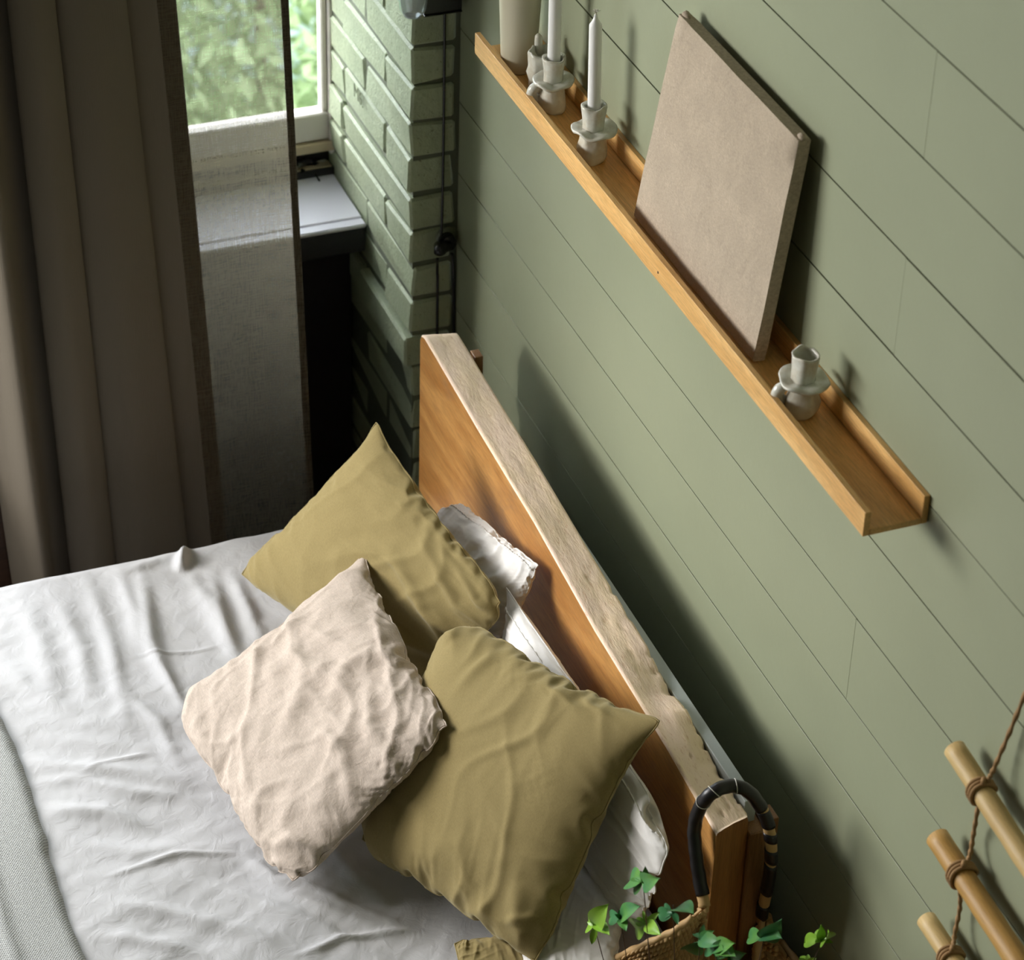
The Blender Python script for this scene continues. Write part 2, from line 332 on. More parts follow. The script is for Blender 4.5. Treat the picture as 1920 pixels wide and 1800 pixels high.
# ---------------- curtain ----------------
def curtain():
    # plan line of the cloth at the rod and at the floor: (y, depth from wall)
    top = [(-.352, .035), (-.42, .030), (-.50, .034), (-.575, .038), (-.60, .030), (-.565, .050), (-.61, .068), (-.66, .075), (-.70, .060), (-.735, .028), (-.72, .062), (-.77, .088), (-.815, .062), (-.79, .022), (-.85, .045), (-.895, .135), (-.945, .075), (-.975, .020)]
    bot = [(-.318, .050), (-.38, .040), (-.45, .046), (-.515, .050), (-.545, .036), (-.515, .068), (-.56, .092), (-.62, .100), (-.675, .074), (-.715, .026), (-.69, .070), (-.74, .110), (-.795, .078), (-.775, .026), (-.83, .058), (-.865, .145), (-.905, .080), (-.925, .030)]
    sh_ = lambda k: (.095-.005*(k-4)) if k > 3 else (.02 if k == 3 else 0)
    top = [(a-sh_(k), b*(.8 if k > 3 else 1)) for k, (a, b) in enumerate(top)]; bot = [(a-sh_(k)*.8, b*(.8 if k > 3 else 1)) for k, (a, b) in enumerate(bot)]
    n, mz = 230, 90; A = spline([(a, b, 0) for a, b in top], n); B = spline([(a, b, 0) for a, b in bot], n); zt, zb = 3.3, .012
    vs = np.zeros((mz, n, 3))
    for j in range(mz):
        t = j/(mz-1); z = zt+(zb-zt)*t; s = min(1, max(0, (1.65-z)/1.5+.0)); q = A[:, :2]*(1-s)+B[:, :2]*s
        # right edge leans as measured
        sc = 1+.05*math.sin(z*2.3)
        wv = np.array([mnoise.noise(Vector((i*.035, z*.9, 3)))*.008 for i in range(n)])
        vs[j, :, 0] = q[:, 1]*1.0+wv; vs[j, :, 1] = q[:, 0]; vs[j, :, 2] = z
    idx = lambda j, i: j*n+i
    def sheet(nm, i0, i1, mat, parent, off=0):
        V = vs[:, i0:i1].copy(); V[:, :, 0] += off; w_ = i1-i0
        F = [(j*w_+i, j*w_+i+1, (j+1)*w_+i+1, (j+1)*w_+i) for j in range(mz-1) for i in range(w_-1)]
        return mesh(nm, V.reshape(-1, 3), F, mat, parent)
    t = thing('linen_curtain', (.04, -.65, 0), 'long grey-brown linen curtain, sheer beside the window and pleated at the left', 'curtain')
    i1 = int(n*3.05/17)
    sheet('sheer_panel', 0, i1+1, 'curtain', t); sheet('pleats', i1, n, 'curtain2', t)
    sheet('hem', 0, 4, 'curtain2', t, -.0015); sheet('side_band', int(n*2.72/17), i1+1, 'curtain_band', t, -.002)
curtain()
# ---------------- bed ----------------
ZB = .60
bed = thing('wooden_bed', (1.0, -.9, 0), 'wooden bed with a thick live-edge timber headboard, pale rough top and amber front', 'bed')
def headboard():
    fr_ = [(790, 622), (830, 690), (900, 810), (1000, 975), (1115, 1180), (1250, 1400), (1345, 1567)]
    rr_ = [(843, 597), (930, 740), (1000, 853), (1130, 1072), (1215, 1210), (1240, 1262), (1262, 1300), (1290, 1330), (1345, 1438), (1400, 1522)]
    f = np.array([at(x, y, 1, -.2) for x, y in fr_]); r_ = np.array([at(x, y, 1, -.13) for x, y in rr_])
    x0, x1 = .345, 1.706; n = 260; xs = np.linspace(x0, x1, n); nc = 16
    zf = np.interp(xs, f[:, 0], f[:, 2]); zr_ = np.interp(xs, r_[:, 0], r_[:, 2])
    V = []; zbt = .10
    for i, x in enumerate(xs):
        e = min(1, (x-x0)/.03); rnd = -.018*(1-math.sqrt(max(0, 1-(1-e)**2)))
        zf_, zq = zf[i]+rnd, zr_[i]+rnd*1.2
        row = [(-.2, zbt), (-.2, .35), (-.2, .62), (-.2, zf_-.10), (-.2, zf_-.03), (-.2, zf_-.004)]
        for c in range(nc):
            u = c/(nc-1); y = -.198+.066*u; z = zf_*(1-u)+zq*u
            z += .0006*mnoise.noise(Vector((x*40, y*110, 1)))+.0016*mnoise.noise(Vector((x*9, y*30, 5)))*min(u, 1-u)*4
            pit = mnoise.noise(Vector((x*38, y*95, 9)))
            amt = .3+max(0, x-1.1)*2.0
            if pit > .42: z -= (pit-.42)*.018*amt*min(1, 4*min(u+.1, 1-u))
            yy = y
            if u > .8 and x > 1.12: 
                k_ = mnoise.noise(Vector((x*28, 2, 7)))+.5*mnoise.noise(Vector((x*70, 2, 7))); yy -= max(0, k_)*.014*(u-.8)*5; z -= max(0, k_)*.003*(u-.8)*5
            row.append((yy, z))
        row += [(-.13, zq-.012), (-.13, zbt)]
        xx = x
        for (y, z) in row:
            ex = 0
            if i == n-1: ex = .003*mnoise.noise(Vector((y*30, z*30, 2)))
            kx = max(0, min(1, (x-1.45)/.25)); V.append((xx+ex-.030*kx*(y+.2)/.07, y, z))
    m_ = len(V)//n; F, fm = [], []
    for i in range(n-1):
        for j in range(m_-1):
            F.append((i*m_+j, i*m_+j+1, (i+1)*m_+j+1, (i+1)*m_+j)); fm.append(1 if 5 <= j <= 5+nc else 0)
    F.append(tuple(range(m_))); fm.append(2); F.append(tuple(reversed(range((n-1)*m_, n*m_)))); fm.append(2)
    o = mesh('headboard', V, F, None, bed, mats=['slab', 'sawn', 'end'], fm=fm, smooth=False); o.data.polygons.foreach_set('use_smooth', [k == 1 for k in fm]); return o
hb = headboard()
pz = at(1380, 1440, 1, -.108)[2]
box('backing_panel', (.37, -.128, .15), (1.655, -.108, pz), 'grey_panel', bed, bev=.001)
q = at(1433, 1540, 1, -.100); box('post', (1.60, -.1295, .0), (1.683, -.100, q[2]-.01), 'post', bed, bev=.002)
box('post', (.40, -.126, .0), (.47, -.085, .88), 'post', bed, bev=.002)
q = at(1461, 1533, 1, -.075); box('bracket', (1.64, -.099, q[2]-.42), (q[0], -.075, q[2]), 'post', bed, bev=.001)
q = at(887, 650, 1, -.085); box('bracket', (.335, -.095, q[2]-.12), (.362, -.078, q[2]), 'post', bed, bev=.001)
box('bed_frame', (.34, -2.15, .16), (1.63, -.21, .30), 'slab', bed, bev=.004)
for x in (.37, 1.55):
    box('leg', (x, -2.1, 0), (x+.06, -2.04, .16), 'post', bed)
box('mattress', (.34, -2.12, .30), (1.62, -.225, ZB-.03), 'white_cotton', bed, bev=.03)
# ---------------- sheet with folds ----------------
def px(*pp): return np.array([at(x, y, 2, ZB)[:2] for x, y in pp])
STROKES = [  # polyline on the bed, width, height
 (px((350, 1022), (342, 1050), (338, 1075)), .010, .022), (px((262, 1060), (283, 1205), (302, 1252), (345, 1330)), .016, .010),
 (px((350, 1060), (400, 1150), (455, 1250)), .017, .008), (px((392, 1058), (425, 1186), (453, 1257)), .014, .007), (px((425, 1058), (460, 1130), (496, 1224)), .014, .008),
 (px((160, 1070), (205, 1200), (245, 1390)), .016, .006), (px((95, 1100), (150, 1214), (170, 1330)), .018, .005), (px((30, 1110), (75, 1200), (110, 1350)), .022, .005), (px((10, 1250), (60, 1300), (160, 1340)), .02, .004), (px((230, 1290), (300, 1360), (340, 1450)), .014, .005), (px((290, 1230), (330, 1300), (350, 1340)), .008, .004),
 (px((220, 1060), (250, 1150), (262, 1230)), .014, .006), (px((330, 1040), (250, 1068), (190, 1075)), .014, .006),
 (px((30, 1418), (120, 1440), (250, 1452), (378, 1474)), .020, .011), (px((40, 1470), (140, 1462), (250, 1490), (400, 1500)), .014, .007), (px((76, 1516), (198, 1526), (300, 1562)), .016, .009),
 (px((60, 1380), (180, 1395), (300, 1400)), .02, .005), (px((142, 1460), (212, 1427), (307, 1408)), .005, .004), (px((189, 1649), (330, 1606), (463, 1601)), .006, .005),
 (px((236, 1233), (368, 1219), (425, 1207)), .004, .004), (px((175, 1686), (330, 1715), (472, 1753), (560, 1800)), .016, .009), (px((180, 1752), (307, 1771), (400, 1800)), .014, .007),
 (px((472, 1658), (560, 1690), (700, 1740), (850, 1770)), .016, .008), (px((330, 1640), (450, 1680), (600, 1740), (720, 1800)), .017, .008), (px((560, 1650), (650, 1700), (780, 1745)), .014, .007),
 (px((540, 1800), (640, 1760), (800, 1745)), .006, .006), (px((450, 1600), (520, 1650), (600, 1665)), .012, .007), (px((600, 1560), (660, 1640), (740, 1700)), .015, .008), (px((100, 1570), (250, 1600), (420, 1590)), .02, .006)]
def sheet_z(X, Y):
    Z = np.zeros_like(X)
    for pl, wd, h in STROKES:
        L = sum(np.linalg.norm(b-a) for a, b in zip(pl, pl[1:])); acc = 0; best = np.full(X.shape, 9.); tt = np.zeros_like(X)
        for a, b in zip(pl, pl[1:]):
            d = b-a; l2 = d@d; t = np.clip(((X-a[0])*d[0]+(Y-a[1])*d[1])/l2, 0, 1); ds = np.hypot(X-a[0]-t*d[0], Y-a[1]-t*d[1])
            k = ds < best; best = np.where(k, ds, best); tt = np.where(k, (acc+t*math.sqrt(l2))/L, tt); acc += math.sqrt(l2)
        Z += h*np.exp(-(best/wd)**2)*np.clip(np.sin(np.pi*np.clip(tt*.98+.01, 0, 1)), 0, 1)**1.2*1.15
    return Z
def make_sheet():
    nx, ny = 320, 400; x0, x1, y0, y1 = .300, 1.665, -2.15, -.215
    X, Y = np.meshgrid(np.linspace(x0, x1, nx), np.linspace(y0, y1, ny)); Z = sheet_z(X, Y)
    for j in range(0, ny):
        for i in range(0, nx):
            x, y = X[j, i], Y[j, i]
            # soft drag folds that fan out from the pillows
            a = math.atan2(y+.25, x-1.0); d = math.hypot(x-1.0, y+.25)
            Z[j, i] += .0011*mnoise.noise(Vector((x*34+y*10, y*22, 2)))+.0055*mnoise.noise(Vector((a*9, d*2.2, 0)))+.0022*mnoise.noise(Vector((x*9, y*9, 4)))+.0009*mnoise.noise(Vector((a*26, d*7, 8)))
    # edges roll over the mattress sides
    e = np.minimum(X-x0, x1-X); rr = .035; t = np.clip((rr-e)/rr, 0, 1); Z -= (1-np.sqrt(np.clip(1-t*t, 0, 1)))*rr
    Z += ZB
    V = np.stack([X, Y, Z], -1); rows = [V]
    # hanging skirt on both long sides
    F = []; idx = lambda j, i: j*nx+i
    F = [(idx(j, i), idx(j, i+1), idx(j+1, i+1), idx(j+1, i)) for j in range(ny-1) for i in range(nx-1)]
    VV = [tuple(v) for v in V.reshape(-1, 3)]
    for side in (0, nx-1):
        prev = [idx(j, side) for j in range(ny)]; s = -1 if side == 0 else 1
        for lvl in range(1, 9):
            cur = []
            for j in range(ny):
                x, y, z = V[j, side]; cur.append(len(VV)); VV.append((x+s*(.003+.012*mnoise.noise(Vector((y*6, lvl*.25, side)))*lvl/8), y, z-lvl*.035))
            F += [(prev[j], prev[j+1], cur[j+1], cur[j]) if side == 0 else (prev[j], cur[j], cur[j+1], prev[j+1]) for j in range(ny-1)]; prev = cur
    return tag(mesh('bed_sheet', VV, F, 'sheet'), 'rumpled white cotton sheet spread over the mattress', 'bed sheet')
make_sheet()
def make_throw():
    nx, ny = 260, 120; Yb = at(90, 1575, 2, ZB+.01)[1]
    X, Y = np.meshgrid(np.linspace(.296, 1.669, nx), np.linspace(-2.12, 0, ny)); V = np.zeros((ny, nx, 3))
    for i in range(nx):
        x = X[0, i]; edge = Yb+.006*math.sin(x*9)+.004*mnoise.noise(Vector((x*20, 0, 1)))
        for j in range(ny):
            y = -2.12+(edge+2.12)*j/(ny-1); dd = edge-y
            z = ZB+.010+.0055*(1-math.exp(-dd/.012))+.0035*mnoise.noise(Vector((x*3.5, y*12, 6)))
            z += .006*math.exp(-((dd-.085-.02*x)/.010)**2)   # the folded layer underneath shows as a ridge
            V[j, i] = (x, y, z)
        V[ny-1, i, 2] -= .014; V[ny-2, i, 2] -= .004
    ee = np.minimum(X-.296, 1.669-X); t = np.clip((.035-ee)/.035, 0, 1); V[:, :, 2] -= (1-np.sqrt(np.clip(1-t*t, 0, 1)))*.033
    F = [(j*nx+i, j*nx+i+1, (j+1)*nx+i+1, (j+1)*nx+i) for j in range(ny-1) for i in range(nx-1)]
    o = mesh('throw_blanket', V.reshape(-1, 3), F, 'waffle'); tag(o, 'light grey waffle-weave throw folded across the foot of the white sheet', 'throw')
    # hem edge stitched as a rounded band
make_throw()
# ---------------- cushions: cloth sheets sewn at the rim and blown up ----------------
def sim(N=58, seed=1, asp=1.0, press=1.0, steps=170, fill=1.0, aniso=.02):
    rs = np.random.RandomState(seed); u = np.linspace(-1, 1, N)
    gx, gy = np.meshgrid(u*asp, u, indexing='ij'); P = np.zeros((2, N, N, 3)); P[..., 0] = gx; P[..., 1] = gy
    prof = ((1-u[:, None]**2)*(1-u[None, :]**2))**.5
    P[0, :, :, 2] = .12*prof; P[1, :, :, 2] = -.12*prof
    low = rs.randn(2, 8, 8)
    ii = np.linspace(0, 6.999, N)
    def up(a):
        i0 = ii.astype(int); f = ii-i0; b = a[i0]*(1-f)[:, None]+a[i0+1]*f[:, None]; return b[:, i0]*(1-f)[None]+b[:, i0+1]*f[None]
    for s in (0, 1): P[s, 1:-1, 1:-1, 2] += (up(low[s])*.02+rs.randn(N, N)*.006)[1:-1, 1:-1]
    hx = 2*asp/(N-1); hy = 2/(N-1); V = np.zeros_like(P); dt = 1.0
    edge = np.zeros((N, N), bool); edge[0] = edge[-1] = True; edge[:, 0] = edge[:, -1] = True
    rx = hx*(1+up(rs.randn(8, 8))*aniso); ry = hy*(1+up(rs.randn(8, 8))*aniso); dg = math.hypot(hx, hy)
    def con(A, B, L, k=.5, only=None):
        d = B-A; l = np.sqrt((d*d).sum(-1))+1e-9; c = (l-L)/l
        if only: c = np.minimum(c, 0) if only < 0 else np.maximum(c, 0)
        d = d*(c*k)[..., None]; A += d; B -= d
    for st in range(steps):
        du = np.gradient(P, axis=1); dv = np.gradient(P, axis=2); nn = np.cross(du, dv); nn[1] *= -1
        V *= .93; vol_p = press*(1.0 if st > 20 else st/20)
        V += nn*(vol_p*2.2e-4/(hx*hy))*1.0
        Q = P+V*dt
        for it in range(7):
            for o in (0, 1):
                con(Q[:, o:N-1:2][:, :], Q[:, o+1:N:2][:, :Q[:, o:N-1:2].shape[1]], rx[o:N-1:2][None])
                con(Q[:, :, o:N-1:2], Q[:, :, o+1:N:2][:, :, :Q[:, :, o:N-1:2].shape[2]], ry[:, o:N-1:2][None])
            for o in (0, 1):
                for b in (0,):
                    n_ = (N-1-o)//2*2
                    A = Q[:, o:o+n_:2, :-1]; B = Q[:, o+1:o+1+n_:2, 1:]; con(A[:, :, ::2], B[:, :, ::2], dg, .25); con(A[:, :, 1::2], B[:, :, 1::2], dg, .25)
                    A = Q[:, o:o+n_:2, 1:]; B = Q[:, o+1:o+1+n_:2, :-1]; con(A[:, :, ::2], B[:, :, ::2], dg, .25); con(A[:, :, 1::2], B[:, :, 1::2], dg, .25)
            # bending stiffness
            for k_ in (0, 1, 2, 3):
                A = Q[:, k_:N-2:4]; B = Q[:, k_+2:N:4]; m_ = min(A.shape[1], B.shape[1]); con(A[:, :m_], B[:, :m_], 2*hx, .10, -1)
                A = Q[:, :, k_:N-2:4]; B = Q[:, :, k_+2:N:4]; m_ = min(A.shape[2], B.shape[2]); con(A[:, :, :m_], B[:, :, :m_], 2*hy, .10, -1)
            av = (Q[0]+Q[1])/2; av[..., 2] *= .9; Q[0][edge] = av[edge]; Q[1][edge] = av[edge]
        V = (Q-P)/dt; P = Q
    a = np.array([P[0, 0, 0], P[0, -1, 0], P[0, -1, -1], P[0, 0, -1]]); cx = np.abs(a[:, 0]).mean(); cy = np.abs(a[:, 1]).mean()
    P[..., 0] /= cx; P[..., 1] /= cy; P[..., 2] /= cy
    return P, N
SIMS = {}
def up2(P):
    """double the grid resolution (cubic midpoints)"""
    for ax in (1, 2):
        n = P.shape[ax]; Q = np.moveaxis(P, ax, 0); E = np.concatenate([2*Q[:1]-Q[1:2], Q, 2*Q[-1:]-Q[-2:-1]])
        mid = (-E[:-3]+9*E[1:-2]+9*E[2:-1]-E[3:])/16; out = np.zeros((2*n-1,)+Q.shape[1:]); out[::2] = Q; out[1::2] = mid; P = np.moveaxis(out, 0, ax)
    return P
def pnoise(X, Y, seed):
    """smooth value noise on arrays"""
    rs = np.random.RandomState(seed); T = rs.uniform(-1, 1, (64, 64)); X = X+1000; Y = Y+1000
    xi = np.floor(X).astype(int); yi = np.floor(Y).astype(int); fx = X-xi; fy = Y-yi; fx = fx*fx*(3-2*fx); fy = fy*fy*(3-2*fy)
    t = lambda a, b: T[a % 64, b % 64]
    return (t(xi, yi)*(1-fx)+t(xi+1, yi)*fx)*(1-fy)+(t(xi, yi+1)*(1-fx)+t(xi+1, yi+1)*fx)*fy
def ridge(a, sh=1.5): return np.clip(1-np.abs(a)*sh, 0, 1)**1.5
def cushion(name, corners, th, simk, mat, label, cat='cushion', group=None, edges=(1, 1, 1, 1), ew=.006, freq=13, crump=0, seed=1, flip=False, blunt=(.03, .03, .03, .03), folds=(), k=.62, reach=.34, hem=0):
    """corners 3-D: 00, 10, 11, 01; edges = wrinkle weight of the sides u=0, v=1, u=1, v=0; folds = polylines in (u, v) with width and height"""
    if simk not in SIMS: SIMS[simk] = sim(*simk[0:1], **dict(simk[1]))
    P, N = SIMS[simk]; P = up2(P); N = 2*N-1
    if flip: P = P[:, ::-1].copy(); P[..., 0] *= -1
    C = np.array(corners, float); n = np.cross(C[2]-C[0], C[3]-C[1]); n /= np.linalg.norm(n)
    if n@(CP-C.mean(0)) < 0: n = -n
    if (P[0, ..., 2].mean() < 0): P = P[::-1].copy()
    sz = np.linalg.norm(C[1]-C[0]+C[2]-C[3])/4
    sm = lambda a: np.convolve(np.pad(a, 9, mode='edge'), np.ones(19)/19, 'valid')
    bx = sm((np.abs(P[0, 0, :, 0])+np.abs(P[0, -1, :, 0]))/2); by = sm((np.abs(P[0, :, 0, 1])+np.abs(P[0, :, -1, 1]))/2)
    P[..., 0] /= ((1-k)+k*bx)[None, None, :]; P[..., 1] /= ((1-k)+k*by)[None, :, None]
    u = (P[..., 0]+1)/2; v = (P[..., 1]+1)/2
    for (cu, cv), b in zip(((0, 0), (1, 0), (1, 1), (0, 1)), blunt):
        d = np.hypot(u-cu, v-cv); f = b*np.exp(-(d/.09)**2)*1.6; u = u+(.5-cu)*f*1.2; v = v+(.5-cv)*f*1.2
    B = (C[0]*((1-u)*(1-v))[..., None]+C[1]*(u*(1-v))[..., None]+C[2]*(u*v)[..., None]+C[3]*((1-u)*v)[..., None])
    out = B+n*(P[..., 2]*sz*th)[..., None]
    gu = np.linspace(0, 1, N)[:, None]+0*np.linspace(0, 1, N)[None]; gv = gu.T
    D = np.zeros((N, N)); rimw = np.clip(8*np.minimum(np.minimum(gu, 1-gu), np.minimum(gv, 1-gv)), 0, 1)
    for e, (s_, d_) in enumerate(((gv, gu), (gu, 1-gv), (gv, 1-gu), (gu, gv))):
        a = pnoise(s_*freq+d_*1.6+.8*pnoise(s_*3, d_*4, seed+e+40), d_*2.2, seed+e*7); b_ = pnoise(s_*freq*2.1+d_*3, d_*3.5, seed+e*7+3)
        ln = reach*(1+.7*pnoise(s_*5, 0*s_, seed+e+90))
        D += edges[e]*ew*(1.7*ridge(a, 1.7)+.3*ridge(b_, 2)-.6)*np.clip(d_*14, 0, 1)*np.exp(-d_/ln)*np.sin(np.pi*np.clip(s_, .02, .98))**.35
    if crump:
        wx = gu+.10*pnoise(gu*4, gv*4, seed+11); wy = gv+.10*pnoise(gu*4, gv*4, seed+12)
        D += crump*(ridge(pnoise(wx*5+wy*2.5, wy*3.2, seed+13), 2.0)*1.6+.7*ridge(pnoise(wx*9-wy*6, wy*9+wx*3, seed+14), 2)+.5*pnoise(gu*16, gv*16, seed+15))
    for pl, wd, h in folds:
        best = np.full((N, N), 9.); tt = np.zeros((N, N)); m_ = len(pl)-1
        for q in range(m_):
            a = np.array(pl[q]); d = np.array(pl[q+1])-a; t = np.clip(((gu-a[0])*d[0]+(gv-a[1])*d[1])/(d@d), 0, 1); ds = np.hypot(gu-a[0]-t*d[0], gv-a[1]-t*d[1])
            kk = ds < best; best = np.where(kk, ds, best); tt = np.where(kk, (q+t)/m_, tt)
        D += h*np.exp(-(best/wd)**2)*np.sin(np.pi*np.clip(tt, .04, .96))**.7
    out[0] += n*(D*rimw)[..., None]; out[1] -= n*(D.T[::-1]*rimw*.6)[..., None]
    V = list(map(tuple, out[0].reshape(-1, 3))); F = []
    m0 = np.arange(N*N).reshape(N, N); m1 = np.zeros((N, N), int)
    for i in range(N):
        for j in range(N):
            if i in (0, N-1) or j in (0, N-1): m1[i, j] = m0[i, j]
            else: m1[i, j] = len(V); V.append(tuple(out[1, i, j]))
    a, b, c, d = m0[:-1, :-1].ravel(), m0[1:, :-1].ravel(), m0[1:, 1:].ravel(), m0[:-1, 1:].ravel(); F = list(zip(a.tolist(), b.tolist(), c.tolist(), d.tolist()))
    a, b, c, d = m1[:-1, :-1].ravel(), m1[1:, :-1].ravel(), m1[1:, 1:].ravel(), m1[:-1, 1:].ravel(); F += list(zip(a.tolist(), d.tolist(), c.tolist(), b.tolist()))
    t = thing(name, tuple(C.mean(0)*[1, 1, 0]+[0, 0, C[:, 2].min()]), label, cat, group)
    mesh('cover', V, F, mat, t)
    if hem:
        row = out[0, N-1-hem, 4:N-4]; row = row+n*.0006
        vs, fs = tubeg(row, .0016, 5, False, rfun=lambda i, a: 1+.7*math.sin(i*2.4)); mesh('hem_stitching', vs, fs, mat, t)
    rim = [out[0, i, 0] for i in range(N)]+[out[0, N-1, j] for j in range(1, N)]+[out[0, i, N-1] for i in range(N-2, -1, -1)]+[out[0, 0, j] for j in range(N-2, 0, -1)]
    rim = rim[::2]; rim.append(rim[0]); vs, fs = tubeg(rim, .0014, 5, False); mesh('seam', vs, fs, mat, t)
    return t, out
K1 = (58, (('seed', 1), ('press', 1.0), ('aniso', .03))); K2 = (58, (('seed', 5), ('press', .8), ('aniso', .05))); K3 = (52, (('seed', 9), ('asp', 1.35), ('press', .9), ('aniso', .04)))
P3 = lambda x, y, z: at(x, y, 2, z)
# white pillows leaning on the headboard
cushion('white_pillow', [P3(735, 1130, .70), P3(842, 920, .87), P3(1012, 1062, .95), P3(945, 1215, .78)], .62, K2, 'white_cotton',
        'white pillow upright against the headboard behind the far olive cushion', 'pillow', ew=.004, seed=2, hem=10, blunt=(.03, .12, .02, .05), k=.8)
cushion('white_pillow', [P3(925, 1330, .70), P3(953, 1108, .89), P3(1268, 1560, .92), P3(1190, 1775, .68)], .52, K3, 'white_cotton',
        'large white pillow with a flanged hem between the near olive cushion and the headboard', 'pillow', ew=.005, seed=3, hem=12, blunt=(.03, .0, .12, .08), k=.9)
cushion('white_pillow', [P3(1010, 1560, .66), P3(1180, 1640, .72), P3(1150, 1850, .68), P3(960, 1840, .64)], .50, K3, 'white_cotton',
        'white pillow lying flat under the near olive cushion at the bottom edge', 'pillow', ew=.003, seed=4, k=.8)
cushion('olive_cushion', [P3(432, 1076, .64), P3(706, 796, .985), P3(962, 1140, .915), P3(800, 1345, .64)], .50, K1, 'velvet',
        'olive velvet cushion farther back, one corner pointing up beside the curtain', ew=.0085, freq=8, seed=6, edges=(.3, 1.3, .5, .4), blunt=(.04, 0, .06, .03), reach=.6,
        folds=[([(.45, .95), (.40, .7), (.45, .45)], .03, .010), ([(.62, .98), (.60, .75), (.68, .5)], .03, .012), ([(.78, .97), (.74, .8), (.82, .55)], .025, .010), ([(.28, .95), (.27, .7), (.20, .5)], .03, .007), ([(.9, .95), (.84, .86), (.86, .7)], .02, .008)])
cushion('olive_cushion', [P3(845, 1130, .93), P3(1228, 1354, 1.03), P3(1010, 1820, .66), P3(652, 1590, .64)], .54, K1, 'velvet',
        'olive velvet cushion in front, its corner pointing at the headboard', ew=.0075, freq=9, flip=True, seed=7, edges=(.7, .8, .4, 1.3), blunt=(.08, -.01, .03, .06), reach=.32,
        folds=[([(.05, .05), (.12, .12), (.18, .16)], .03, .012), ([(.30, .03), (.34, .14), (.30, .3)], .02, .006), ([(.55, .03), (.6, .10), (.72, .14)], .018, .007), ([(.70, .03), (.76, .09), (.88, .10)], .016, .007), ([(.95, .96), (.85, .84), (.78, .70)], .03, .008), ([(.8, .98), (.74, .9), (.7, .8)], .02, .006), ([(.97, .8), (.88, .82), (.8, .86)], .02, .006)])
cushion('olive_cushion', [P3(848, 1765, .64), P3(1012, 1735, .66), P3(1012, 1735, .66)+np.array([.17, -.02, -.03]), P3(848, 1765, .64)+np.array([.17, -.03, -.02])], .42, K2, 'velvet',
        'olive velvet cushion cut off by the bottom edge, below the front one', ew=.004, seed=8)
cushion('linen_cushion', [P3(305, 1328, .65), P3(683, 1042, .84), P3(856, 1366, .90), P3(540, 1690, .635)], .48, K2, 'linen',
        'crumpled blush-beige linen cushion lying in front of the two olive ones', crump=.0045, ew=.007, freq=10, seed=11, edges=(.5, .7, 1.4, .5), blunt=(.07, 0, .05, .06), reach=.4,
        folds=[([(.62, .55), (.72, .5), (.85, .55), (.95, .6)], .035, .016), ([(.45, .95), (.55, .75), (.5, .6)], .03, .010), ([(.7, .9), (.68, .75), (.75, .6)], .03, .012), ([(.35, .55), (.5, .48), (.62, .36)], .035, .008), ([(.1, .8), (.2, .85), (.25, .95)], .025, .010)])
# ---------------- picture shelf ----------------
sx0, sx1 = at(890, 84, 1, -.1)[0], at(1617, 1008, 1, -.1)[0]; szb = 1.5795
sh = thing('picture_shelf', ((sx0+sx1)/2, -.05, szb), 'long honey-coloured oak picture ledge on the green wall', 'shelf')
box('shelf_board', (sx0, -.0895, szb), (sx1, -.0105, szb+.010), 'shelf', sh, bev=.0006)
box('front_lip', (sx0, -.100, szb), (sx1, -.090, szb+.040), 'shelf', sh, bev=.0008)
box('back_rail', (sx0, -.010, szb), (sx1, -.0005, szb+.047), 'shelf', sh, bev=.0008)
for x, y in ((1233, 520),):
    p = at(x, y, 1, -.1002); p[2] = szb+.016; vs, fs = tubeg([(p[0], -.1006, p[2]), (p[0], -.0995, p[2])], .0022, 8); mesh('nail_hole', vs, fs, 'stem', sh)
ZS = szb+.010
# vase
vx, vy = at(972, 128, 2, ZS)[:2]
vs, fs = lathe([(.0001, ZS), (.026, ZS), (.030, ZS+.004), (.0315, ZS+.02), (.035, ZS+.10), (.040, ZS+.20), (.044, ZS+.27), (.045, ZS+.30), (.043, ZS+.30), (.040, ZS+.26), (.034, ZS+.12), (.028, ZS+.02), (.0001, ZS+.012)], vx, -.0545, 48, cap0=False)
tag(mesh('ceramic_vase', vs, fs, 'vase'), 'tall cream tapered vase at the far end of the shelf', 'vase')
GH = 'hand-shaped ceramic candle holders on the shelf'
def holder(px_, py_, label, seed, knob=0, s=1.0):
    cx, cy = at(px_, py_, 2, ZS)[:2]; cy = -.0545; t = thing('candle_holder', (cx, cy, ZS), label, 'candle holder', GH)
    vs, fs = lathe([(.0001, ZS), (.022*s, ZS), (.0255*s, ZS+.006), (.026*s, ZS+.018), (.0225*s, ZS+.034), (.0195*s, ZS+.050), (.019*s, ZS+.056)], cx, cy, 36, .028, seed, False); mesh('foot', vs, fs, 'ceramic', t)
    vs, fs = lathe([(.012, ZS+.054), (.030*s, ZS+.052), (.038*s, ZS+.0545), (.0395*s, ZS+.058), (.037*s, ZS+.060), (.027*s, ZS+.058), (.012, ZS+.058)], cx, cy, 44, .016, seed+1, False); mesh('drip_dish', vs, fs, 'ceramic', t)
    vs, fs = lathe([(.0175*s, ZS+.056), (.0185*s, ZS+.075), (.0205*s, ZS+.097), (.0205*s, ZS+.101), (.0175*s, ZS+.101), (.0160*s, ZS+.097), (.0155*s, ZS+.075), (.0001, ZS+.072)], cx, cy, 36, .022, seed+2, False); mesh('cup', vs, fs, 'ceramic', t)
    if knob:
        vs, fs = tubeg(spline([(cx-.012, cy-.02, ZS+.012), (cx-.014, cy-.033, ZS+.028), (cx-.010, cy-.030, ZS+.042), (cx-.008, cy-.018, ZS+.048)], 9), [.006, .009, .010, .010, .009, .009, .008, .007, .006], 9); mesh('pinched_lug', vs, fs, 'ceramic', t)
    return cx, cy
